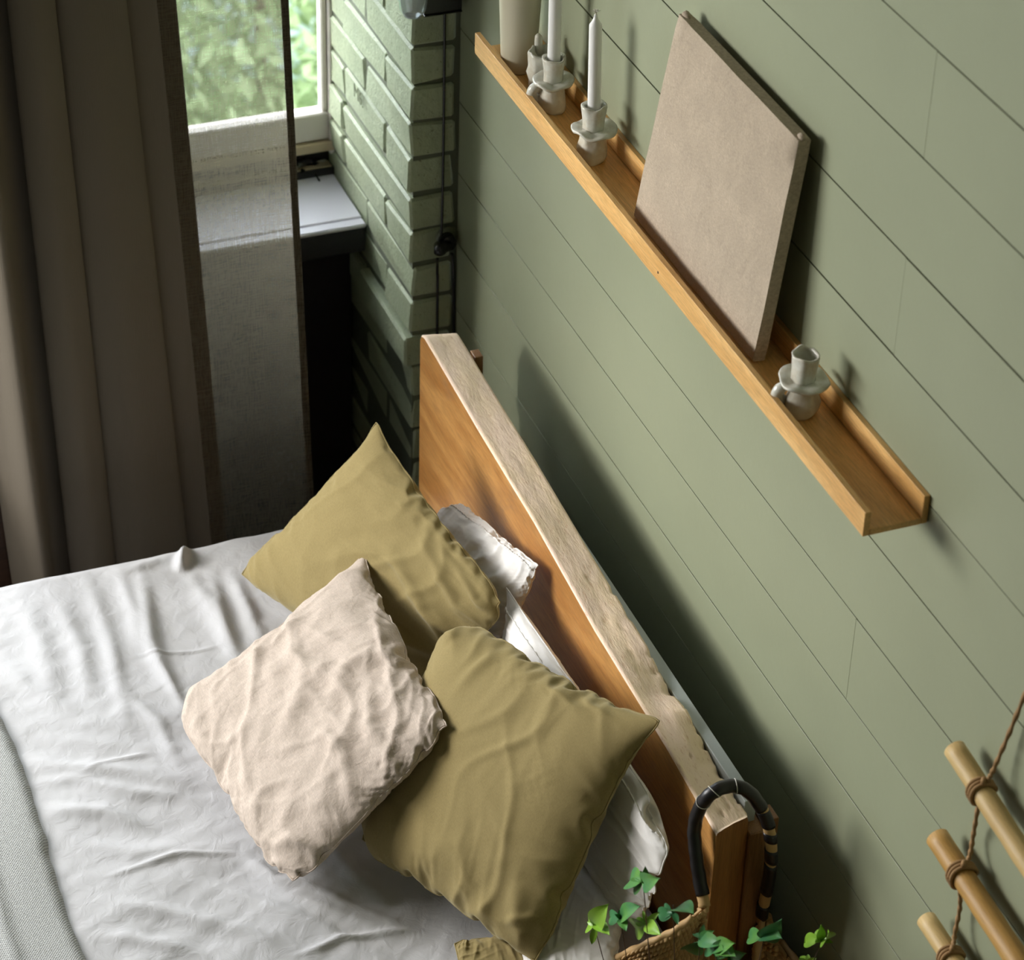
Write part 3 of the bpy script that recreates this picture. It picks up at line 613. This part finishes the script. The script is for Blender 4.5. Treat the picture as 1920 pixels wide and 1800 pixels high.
def candle(cx, cy, label, top, lean=(0, 0), wick=False):
    z0 = ZS+.073; t = thing('taper_candle', (cx, cy, z0), label, 'candle', 'white dinner candles')
    P = [(cx+lean[0]*k, cy+lean[1]*k, z0+(top-z0)*k) for k in np.linspace(0, 1, 14)]; r = [.0112-.0006*k for k in np.linspace(0, 1, 14)]
    d = Vector(P[-1])-Vector(P[0]); d.normalize()
    P += [tuple(Vector(P[-1])+d*h) for h in (.002, .006, .012, .018)]; r += [.0098, .0070, .0040, .0026]
    vs, fs = tubeg(P, r, 28); mesh('wax', vs, fs, 'wax', t)
    tip = Vector(P[-1]); parts = [tubeg([tip-d*.003, tip+d*.004], .0016, 6)]
    rr = random.Random(4)
    for k in range(26):
        a = rr.uniform(0, 6.28); q = rr.uniform(.2, 1); e = Vector((math.cos(a)*q*.0085, math.sin(a)*q*.0085, .004+.003*(1-q)))
        parts.append(tubeg([tip+d*.003, tip+d*.004+e*.6, tip+d*.003+e], [.0005, .0004, .0003], 4))
    vs, fs = join(parts); mesh('frayed_wick', vs, fs, 'wick', t)
h3 = holder(1114, 296, 'white ceramic holder with round dish, under the shorter candle left of the canvas', 3, 0)
h2 = holder(1032, 206, 'white ceramic holder with round dish, under the candle nearest the vase', 8, 1, .95)
h4 = holder(1503, 772, 'empty white ceramic holder with round dish, right of the canvas', 15, 1)
tp = at(1118, 24, 1, -.0545)
candle(h3[0], h3[1], 'white taper candle with frayed wick, whole in view left of the canvas', tp[2]-.022, (tp[0]-h3[0], 0))
candle(h2[0], h2[1], 'white taper candle beside the vase, its tip cut off by the top edge', 2.02, (-.012, 0))
# the rougher holder half hidden behind
cx, cy = at(1010, 172, 2, ZS)[:2]; cy = -.050
t = thing('candle_holder', (cx, cy, ZS), 'rough pinkish-grey ceramic holder with an upright thumb lug, next to the vase', 'candle holder', GH)
vs, fs = lathe([(.0001, ZS), (.017, ZS), (.020, ZS+.010), (.021, ZS+.028), (.0225, ZS+.042), (.020, ZS+.052), (.023, ZS+.070), (.0235, ZS+.076), (.0205, ZS+.076), (.019, ZS+.066), (.0001, ZS+.050)], cx, cy, 32, .04, 21, False); mesh('cup', vs, fs, 'ceramic', t)
vs, fs = tubeg([(cx-.021, cy+.004, ZS+.062), (cx-.024, cy+.004, ZS+.080), (cx-.023, cy+.003, ZS+.094), (cx-.022, cy+.003, ZS+.099)], [.007, .0075, .0065, .003], 10); mesh('thumb_lug', vs, fs, 'ceramic', t)
# ---------------- canvas ----------------
def canvas():
    yb, yt = -.066, -.034; c = [at(1187, 402, 2, ZS+.001), at(1412, 668, 2, ZS+.001), at(1497, 264, 1, yt), at(1272, 26, 1, yt)]
    c[0][1] = yb; c[1][1] = yb; c[0][2] = c[1][2] = ZS+.003
    c[0][0] = at(1187, 402, 1, yb)[0]; c[1][0] = at(1412, 668, 1, yb)[0]
    c = [Vector(p) for p in c]; nrm = (c[1]-c[0]).cross(c[3]-c[0]).normalized()
    if nrm.y > 0: nrm = -nrm
    th = .021; n = 26; V, F = [], []
    t = thing('blank_canvas', tuple((c[0]+c[1])/2), 'square unpainted linen canvas leaning on the wall', 'canvas')
    bm = bmesh.new(); bmesh.ops.create_cube(bm, size=1); bmesh.ops.subdivide_edges(bm, edges=bm.edges[:], cuts=14, use_grid_fill=True)
    for v in bm.verts:
        u, v_, w_ = v.co.x+.5, v.co.y+.5, v.co.z+.5
        def rc(a): return a
        p = c[0]*((1-u)*(1-v_))+c[1]*(u*(1-v_))+c[2]*(u*v_)+c[3]*((1-u)*v_)
        corner = (1-min(1, min(u, 1-u)*30))*(1-min(1, min(v_, 1-v_)*30)); rim = max(1-min(1, min(u, 1-u)*26), 1-min(1, min(v_, 1-v_)*26))
        off = -nrm*(th*(1-w_)); p = p+off
        if w_ > .99: p += nrm*(.0016*rim+.0012*mnoise.noise(p*14))-nrm*.0022*rim**4
        if w_ in (0, 1) and corner > 0: p += (c[0]+c[2]-2*p).normalized()*.002
        v.co = p
    bm.verts.index_update(); vs = [tuple(v.co) for v in bm.verts]; fs = [tuple(v.index for v in f.verts) for f in bm.faces]; bm.free()
    o = mesh('linen_cloth', vs, fs, 'canvas', t, smooth=True)
    md = o.modifiers.new('e', 'EDGE_SPLIT'); md.split_angle = math.radians(50)
    # folded corners
    for k, s in ((3, 1), (2, -1)):
        e = c[k]+(-nrm)*.010; vs, fs = tubeg([e+Vector((s*.002, 0, -.003)), e+Vector((s*.006, 0, .001)), e+Vector((s*.014, 0, .0)), e+Vector((s*.020, 0, -.002))], [.006, .0065, .005, .002], 8); mesh('folded_corner', vs, fs, 'canvas', t)
canvas()
# ---------------- stick ladder on the wall ----------------
GS = 'sticks tied into a rope wall hanger'
hg = thing('stick_wall_hanger', (2.15, -.03, 1.0), 'wall hanger of three peeled sticks tied with jute twine on green boards', 'wall hanger')
def stick(p0, p1, r, mat, nm='stick'):
    n = 26; P = [Vector(p0)+(Vector(p1)-Vector(p0))*(k/(n-1)) for k in range(n)]
    P = [p+Vector((0, 0, .0025*mnoise.noise(Vector((p.x*6, r*999, 0))))) for p in P]
    rad = [r*(.86 if k == 0 else .97 if k == n-1 else 1+.05*mnoise.noise(Vector((k*.5, r*500, 1)))+(.0)) for k in range(n)]; P.insert(1, P[0]+(P[1]-P[0])*.05); rad.insert(1, r)
    vs, fs = tubeg(P, rad, 18); return mesh(nm, vs, fs, mat, hg)
def rung(a, b, r, mat, ext=.32):
    A = Vector(at(*a, 1, -.034)); B = Vector(at(*b, 1, -.034)); d = (B-A).normalized(); stick(A, A+d*ext*1.25, r, mat); return A, d
s1 = rung((1789, 1404), (1922, 1610), .0158, 'bamboo', .36); s2 = rung((1757, 1568), (1912, 1806), .0172, 'bamboo2', .40); s3 = rung((1736, 1724), (1800, 1822), .0150, 'bamboo', .42)
def rope(pts, r=.0032, nm='twine'):
    P = spline(pts, 60); vs, fs = tubeg(P, r, 8, rfun=lambda i, a: 1+.22*math.cos(2*a+i*.9)); mesh(nm, vs, fs, 'twine', hg)
def knot(px_, py_, s, r):
    c = Vector(at(px_, py_, 1, -.034)); A, d = s; tt = (c-A).dot(d); c = A+d*tt; u = Vector((0, -1, 0)); v = d.cross(u).normalized(); parts = []
    for k in range(3):
        n = 26; P = [c+d*(-.004+.0055*k+.0025*math.sin(a*2))+(u*math.cos(a)+v*math.sin(a))*(r+.0030) for a in np.linspace(0, 6.283, n)]; parts.append(tubeg(P, .0029, 7, False))
    parts.append(tubeg(spline([c+u*-.004+v*(r+.004)*sg for sg in (-1, 1)][:1]+[c+u*.0+v*-(r+.006), c+u*.006+v*-(r+.008)+d*.008], 8), .0035, 7))
    vs, fs = join(parts); mesh('knot', vs, fs, 'twine', hg); return c
k1 = knot(1842, 1470, s1, .0158); k2 = knot(1806, 1622, s2, .0172); k3 = knot(1785, 1778, s3, .0150)
e = .016
rope([at(1935, 1270, 1, -.012), at(1895, 1368, 1, -.014), at(1864, 1440, 1, -.022), k1+Vector((.006, .004, .020))])
rope([k1+Vector((0, .0, -.018)), at(1826, 1560, 1, -.016), at(1818, 1605, 1, -.022), k2+Vector((.004, 0, .020))])
rope([k2+Vector((0, .0, -.019)), at(1800, 1700, 1, -.016), at(1790, 1752, 1, -.022), k3+Vector((.004, 0, .018))])
rope([k3+Vector((0, 0, -.016)), k3+Vector((-.01, .012, -.10)), k3+Vector((-.02, .012, -.2))])
# mirrored twine beyond the frame
for (A, d), L, rr_ in ((s1, .36, .0158), (s2, .40, .0172), (s3, .42, .0150)):
    c = A+d*(L*1.25-.06); parts = []
    for k in range(3):
        P = [c+d*(-.004+.0055*k)+(Vector((0, -1, 0))*math.cos(a)+d.cross(Vector((0, -1, 0)))*math.sin(a))*(rr_+.003) for a in np.linspace(0, 6.283, 20)]; parts.append(tubeg(P, .0029, 6, False))
    vs, fs = join(parts); mesh('knot', vs, fs, 'twine', hg)
ends = [A+d*(L*1.25-.06) for (A, d), L in ((s1, .36), (s2, .40), (s3, .42))]
apex = Vector((2.29, -.010, 2.02)); rope([at(1935, 1270, 1, -.012), tuple(apex)]); rope([tuple(apex), tuple(ends[0]+Vector((0, .005, .018)))]); rope([tuple(ends[0]), tuple((ends[0]+ends[1])/2+Vector((0, .015, 0))), tuple(ends[1])]); rope([tuple(ends[1]), tuple((ends[1]+ends[2])/2+Vector((0, .015, 0))), tuple(ends[2])])
# ---------------- woven basket hanging on the headboard ----------------
bk = thing('straw_basket', (1.85, -.26, .25), 'plaited straw basket hooked over the end of the headboard by a black wrapped handle', 'basket')
def basket():
    hp = [(1322, 1700, -.226), (1312, 1650, -.226), (1305, 1600, -.227), (1302, 1555, -.226), (1312, 1515, -.222), (1335, 1487, -.210), (1368, 1474, -.180), (1400, 1482, -.155), (1424, 1510, -.132), (1440, 1545, -.118), (1446, 1590, -.112), (1443, 1640, -.106), (1433, 1690, -.098), (1427, 1722, -.092)]
    P = spline([at(x, y, 1, d) for x, y, d in hp], 120)
    vs, fs = tubeg(P, .0092, 12, rfun=lambda i, a: 1+.06*math.cos(3*a+i*.35)); mesh('handle_core', vs, fs, 'straw', bk)
    # black leather wrapping: continuous to just past the top, then spiral turns
    n0 = 76; Pw = P[4:n0]; vs, fs = tubeg(Pw, .0110, 14, rfun=lambda i, a: 1+.035*math.sin(i*1.05+a)); mesh('handle_wrap', vs, fs, 'leather', bk)
    for a, b in ((76, 83), (86, 89), (92, 96), (97, 106), (111, 117)):
        seg = P[a:b+1]; d = Vector(seg[-1]-seg[0]).normalized()
        vs, fs = tubeg(seg, .0108, 14, rfun=lambda i, a_: 1+.02*math.sin(a_*2)); vs = [tuple(Vector(v)+d*(.004*math.sin(math.atan2(v[1]-seg[0][1], v[0]-seg[0][0])))) for v in vs]
        mesh('handle_wrap', vs, fs, 'leather', bk)
    for i in (40, 47, 58):
        c = Vector(P[i]); d = Vector(P[i+1]-P[i-1]).normalized(); u = d.orthogonal().normalized(); v = d.cross(u)
        vs, fs = tubeg([c+(u*math.cos(a)+v*math.sin(a))*.0116+d*.003*math.sin(a) for a in np.linspace(0, 6.283, 22)], .0007, 5, False); mesh('silver_thread', vs, fs, 'silver', bk)
    F0, R0 = P[0], P[-1]
    rim = [F0+[0.004, -.004, .0], at(1270, 1745, 1, -.275), at(1215, 1772, 1, -.315), at(1150, 1802, 1, -.350), (1.66, -.44, .62), (1.80, -.49, .60), (2.00, -.47, .60), (2.12, -.36, .60), (2.14, -.20, .60), (2.06, -.07, .60), (1.90, -.028, .60), at(1488, 1800, 1, -.030), at(1455, 1760, 1, -.040), R0+[0, .004, 0], (1.742, -.13, .60), (1.752, -.17, .60), (1.752, -.205, .64), F0+[.004, -.004, 0]]
    rim = spline(rim, 240); rows = 44; top = np.array(rim); V = []; cen = np.array([1.88, -.26])
    for j in range(rows):
        t = j/(rows-1)
        for i in range(240):
            p = top[i]; z = p[2]*(1-t)+.25*t; q = cen+(p[:2]-cen)*(1+.06*math.sin(t*3.1)-.25*t*t); V.append((max(q[0], 1.69) if z < .60 else q[0], min(q[1], -.014), z))
    F = [(j*240+i, j*240+i+1, (j+1)*240+i+1, (j+1)*240+i) for j in range(rows-1) for i in range(239)]
    F.append(tuple(range((rows-1)*240, rows*240-1)))
    o = mesh('basket_wall', V, F, 'straw', bk); md = o.modifiers.new('t', 'SOLIDIFY'); md.thickness = .005
    # raised plait knots on the outside, in staggered rows
    parts = []; W = np.array(V).reshape(rows, 240, 3)
    for j in range(0, rows-1, 1):
        if j > 18: break
        for i in range(j % 2, 239, 2):
            p = Vector(W[j, i]); a = Vector(W[j, (i+1) % 240])-Vector(W[j, i-1]); b = Vector(W[min(j+1, rows-1), i])-Vector(W[max(j-1, 0), i])
            if a.length < 1e-5 or b.length < 1e-5: continue
            nn = a.cross(b).normalized(); out_ = Vector((p.x-1.88, p.y+.26, 0))
            if nn.dot(out_) < 0: nn = -nn
            if p.x < 1.80: nn = -nn; p = p+nn*.001
            a = a.normalized(); b = b.normalized(); L = .0075; Wd = .0058; rk = R.uniform(.85, 1.15)
            vs = [p+nn*.003+a*L*math.cos(q)*rk+b*Wd*math.sin(q)*rk for q in np.linspace(0, 6.283, 7)[:-1]]+[p+nn*(.0075*rk)+a*L*.5*math.cos(q)+b*Wd*.5*math.sin(q) for q in np.linspace(0, 6.283, 7)[:-1]]+[p+nn*.009*rk]
            fs = [(k, (k+1) % 6, 6+(k+1) % 6, 6+k) for k in range(6)]+[(6+k, 6+(k+1) % 6, 12) for k in range(6)]; parts.append((vs, fs))
    vs, fs = join(parts); tag(mesh('plaited_knots', vs, fs, 'straw', bk), kind='stuff')
    rp = [Vector(p)+Vector((0, 0, .003)) for p in rim[6:205]]
    vs, fs = tubeg(rp, .0065, 9, rfun=lambda i, a: 1+.16*math.sin(i*.8+a*2)); mesh('braided_rim', vs, fs, 'straw', bk)
    # gussets joining the handle to the wall
    for base, s in ((P[0], -1), (P[-1], 1)):
        b = Vector(base); parts = []
        for j in range(6):
            for i in range(-1-j//2, 2+j//2):
                c = b+Vector((i*.010, i*.004*s, -.006-j*.010)); parts.append(tubeg([c+Vector((-.005, 0, -.003)), c+Vector((0, s*.006-.0, 0)), c+Vector((.005, 0, .003))], [.002, .0055, .002], 7))
        vs, fs = join(parts); mesh('gusset', vs, fs, 'straw', bk)
basket()
# ---------------- plant ----------------
pl = thing('potted_plant', (1.93, -.27, .2515), 'small trailing plant with clusters of bright green leaves, growing from the straw basket', 'plant')
vs, fs = lathe([(.0001, .252), (.055, .252), (.075, .36), (.080, .365), (.076, .368), (.070, .355), (.0001, .350)], 1.93, -.27, 32, cap0=False); mesh('pot', vs, fs, 'pot', pl)
def leafg(c, d, nrm, L, W):
    d = Vector(d).normalized(); n_ = Vector(nrm); n_ = (n_-d*n_.dot(d)).normalized(); s = d.cross(n_); V, F = [], []
    prof = [(t, max(.02, math.sin(math.pi*min(1, t**.85))**.75*(1 if t < .9 else .9))) for t in (0, .08, .18, .3, .42, .55, .68, .8, .9, 1)]
    for k, (t, w_) in enumerate(prof):
        c0 = Vector(c)+d*L*t+n_*(L*.30*t*(1-t)-L*.10*t*t)
        for q in (-1, -.5, 0, .5, 1): V.append(c0+s*W*.5*w_*q+n_*(abs(q)*W*.12))
    for k in range(len(prof)-1):
        for q in range(4): F.append((k*5+q, k*5+q+1, k*5+5+q+1, k*5+5+q))
    return V, F
rp = random.Random(12); root = Vector((1.93, -.27, .352))
CL = [(1208, 1655, -.38, 5, 1, [(-30, -5), (-22, 10), (2, -25), (18, -5)]), (1118, 1735, -.40, 4, 2, [(-8, 32), (14, -30), (-16, -6), (12, -6)]), (1166, 1722, -.38, 4, 1, [(-24, -2), (6, 18), (24, -20), (-4, -12)]),
      (1214, 1732, -.36, 5, 2, [(-8, -22), (18, -18), (-26, 10), (-22, -6), (18, 16)]), (1264, 1712, -.33, 4, 1, [(-30, 2), (28, -6), (6, 18), (-20, -6)]), (1313, 1762, -.31, 5, 1, [(6, -26), (-26, 22), (32, 6), (20, -14), (-10, -12)]),
      (1345, 1780, -.30, 5, 1, [(-24, 0), (22, -10), (0, 20), (26, 8), (-8, -18)]), (1368, 1796, -.29, 5, 1, [(-20, 4), (22, -6), (4, -20), (10, 14)]), (1432, 1757, -.20, 4, 1, [(-30, 0), (24, -2), (2, -16), (26, -22)]),
      (1538, 1762, -.14, 5, 2, [(-30, 4), (-6, -18), (2, -22), (18, -10), (20, 4)]), (1515, 1806, -.14, 4, 2, [(-12, -6), (12, -8), (0, -12)])]
for (x, y, d_, n_, kind, offs) in CL:
    c = Vector(at(x, y, 1, d_)); mid = root+(c-root)*.5+Vector((rp.uniform(-.02, .02), -.02, -.05))
    vs, fs = tubeg(spline([root+Vector((rp.uniform(-.02, .02), rp.uniform(-.02, .02), 0)), mid, c-Vector((0, 0, .014)), c], 22), .0008, 6); mesh('stem', vs, fs, 'stem', pl)
    for ox, oy in offs+[(rp.uniform(-20, 20), rp.uniform(-18, 14)) for _ in range(2)]:
        e_ = Vector(at(x+ox, y+oy, 1, d_+rp.uniform(-.012, .012))); dd = e_-c
        vs, fs = leafg(c, dd, (.55+rp.uniform(-.3, .3), -.35+rp.uniform(-.3, .3), .8), max(.016, dd.length*1.15), max(.0075, dd.length*.40)); mesh('leaf', vs, fs, 'leaf2' if kind == 2 else 'leaf', pl)
# ---------------- corner fittings ----------------
sx = thing('switch_socket', (0, -.02, 1.05), 'black socket with a plugged-in cord low on the dark corner brick', 'socket')
pc = at(838, 452, 0, .012); vs, fs = tubeg([(.0, pc[1]+.004, pc[2]+.004), (.006, pc[1]+.004, pc[2]+.004)], .024, 24); mesh('back_plate', vs, fs, 'greenplate', sx)
vs, fs = tubeg([(.006, pc[1], pc[2]), (.022, pc[1], pc[2]), (.027, pc[1], pc[2])], [.0175, .0175, .015], 24); mesh('socket_body', vs, fs, 'plastic', sx)
pp = at(822, 467, 0, .035); vs, fs = tubeg([(.026, pc[1]-.001, pc[2]-.002), (.034, pp[1]+.003, pp[2]+.002), (.046, pp[1], pp[2]), (.052, pp[1]-.001, pp[2]-.003)], [.011, .014, .013, .006], 16); mesh('plug', vs, fs, 'plastic', sx)
c0 = at(833, -300, 0, .008); c1 = at(831, 300, 0, .008); c2 = at(828, 430, 0, .016); c3_ = at(820, 485, 0, .03); c4 = at(820, 600, 0, .010)
vs, fs = tubeg(spline([c0, at(834, 0, 0, .008), c1, c2, at(824, 455, 0, .03)], 60), .0028, 8)
tag(mesh('lamp_cord', vs, fs, 'plastic'), 'thin black cord running down the brick corner to the socket', 'cord')
c4b = c4.copy(); c4b[2] -= .8
vs, fs = tubeg(spline([c3_, at(820, 510, 0, .012), c4, c4b], 50), .0030, 8); mesh('lower_cord', vs, fs, 'plastic', sx)
vs, fs = tubeg(spline([at(846, 475, 0, .006), at(850, 500, 0, .004), at(852, 700, 0, .004)], 30), .0028, 8); mesh('lower_cord', vs, fs, 'plastic', sx)
lp = thing('wall_lamp', (.05, -.1, 1.55), 'wall lamp with clear glass shade and black holder, cut off above the brick corner', 'lamp')
gl = at(774, 31, 0, .05); gx, gy, gz = gl; r0 = .027
pr = [(.006, gz), (.018, gz+.003), (r0*.93, gz+.016), (r0, gz+.035), (r0, gz+.13), (r0*.8, gz+.16), (r0*.5, gz+.18)]
vs, fs = lathe(pr+[(r-.002, z) for r, z in reversed(pr[:-1])][:-1], gx, gy, 36); mesh('glass_shade', vs, fs, 'jar', lp)
bz = at(830, 17, 0, .02)[2]
box('lamp_base', (.0, at(857, 10, 0, .02)[1], bz), (.035, at(797, 10, 0, .03)[1], bz+.11), 'plastic', lp, bev=.004)
vs, fs = tubeg([(.02, gy+.03, gz+.19), (gx, gy, gz+.19), (gx, gy, gz+.17)], .012, 12); mesh('lamp_holder', vs, fs, 'plastic', lp)
# ---------------- small things on the windowsill ----------------
rs_ = random.Random(31); pc = Vector(at(577, 312, 2, .90)); parts = []
for k in range(26):
    a = rs_.uniform(0, 6.28); d = Vector((rs_.uniform(-.3, .3), rs_.uniform(-1, 1), rs_.uniform(-.25, .35))); c = pc+Vector((rs_.uniform(-.012, .012), rs_.uniform(-.035, .02), rs_.uniform(-.004, .012)))
    parts.append(leafg(c, d, (rs_.uniform(-1, 1), rs_.uniform(-.3, .3), 1), rs_.uniform(.018, .034), rs_.uniform(.008, .016)))
parts.append(tubeg([pc+Vector((.0, .004, .0)), pc+Vector((.02, .010, -.010)), pc+Vector((.045, .012, -.014))], .0022, 6))
vs, fs = join(parts); tag(mesh('dried_sprig', vs, fs, 'plastic', base=(pc.x, pc.y, .886)), 'crumpled blackened dried sprig on the back of the windowsill', 'dried plant')
def pebble(px_, py_, a, b, c_, label):
    p = at(px_, py_, 2, .895); vs, fs = [], []; bm = bmesh.new(); bmesh.ops.create_icosphere(bm, subdivisions=3, radius=1)
    for v in bm.verts:
        nn = 1+.15*mnoise.noise(v.co*1.7+Vector((px_, 0, 0))); v.co = Vector((p[0]+v.co.x*a*nn, p[1]+v.co.y*b*nn, p[2]+v.co.z*c_*nn))
    bm.verts.index_update(); V = [tuple(v.co) for v in bm.verts]; F = [tuple(v.index for v in f.verts) for f in bm.faces]; bm.free()
    tag(mesh('smooth_stone', V, F, 'ceramic'), label, 'stone', 'stones on the windowsill')
pebble(604, 306, .010, .016, .009, 'pale greenish stone at the right back of the windowsill'); pebble(552, 320, .010, .018, .009, 'pale grey stone at the curtain side of the windowsill')
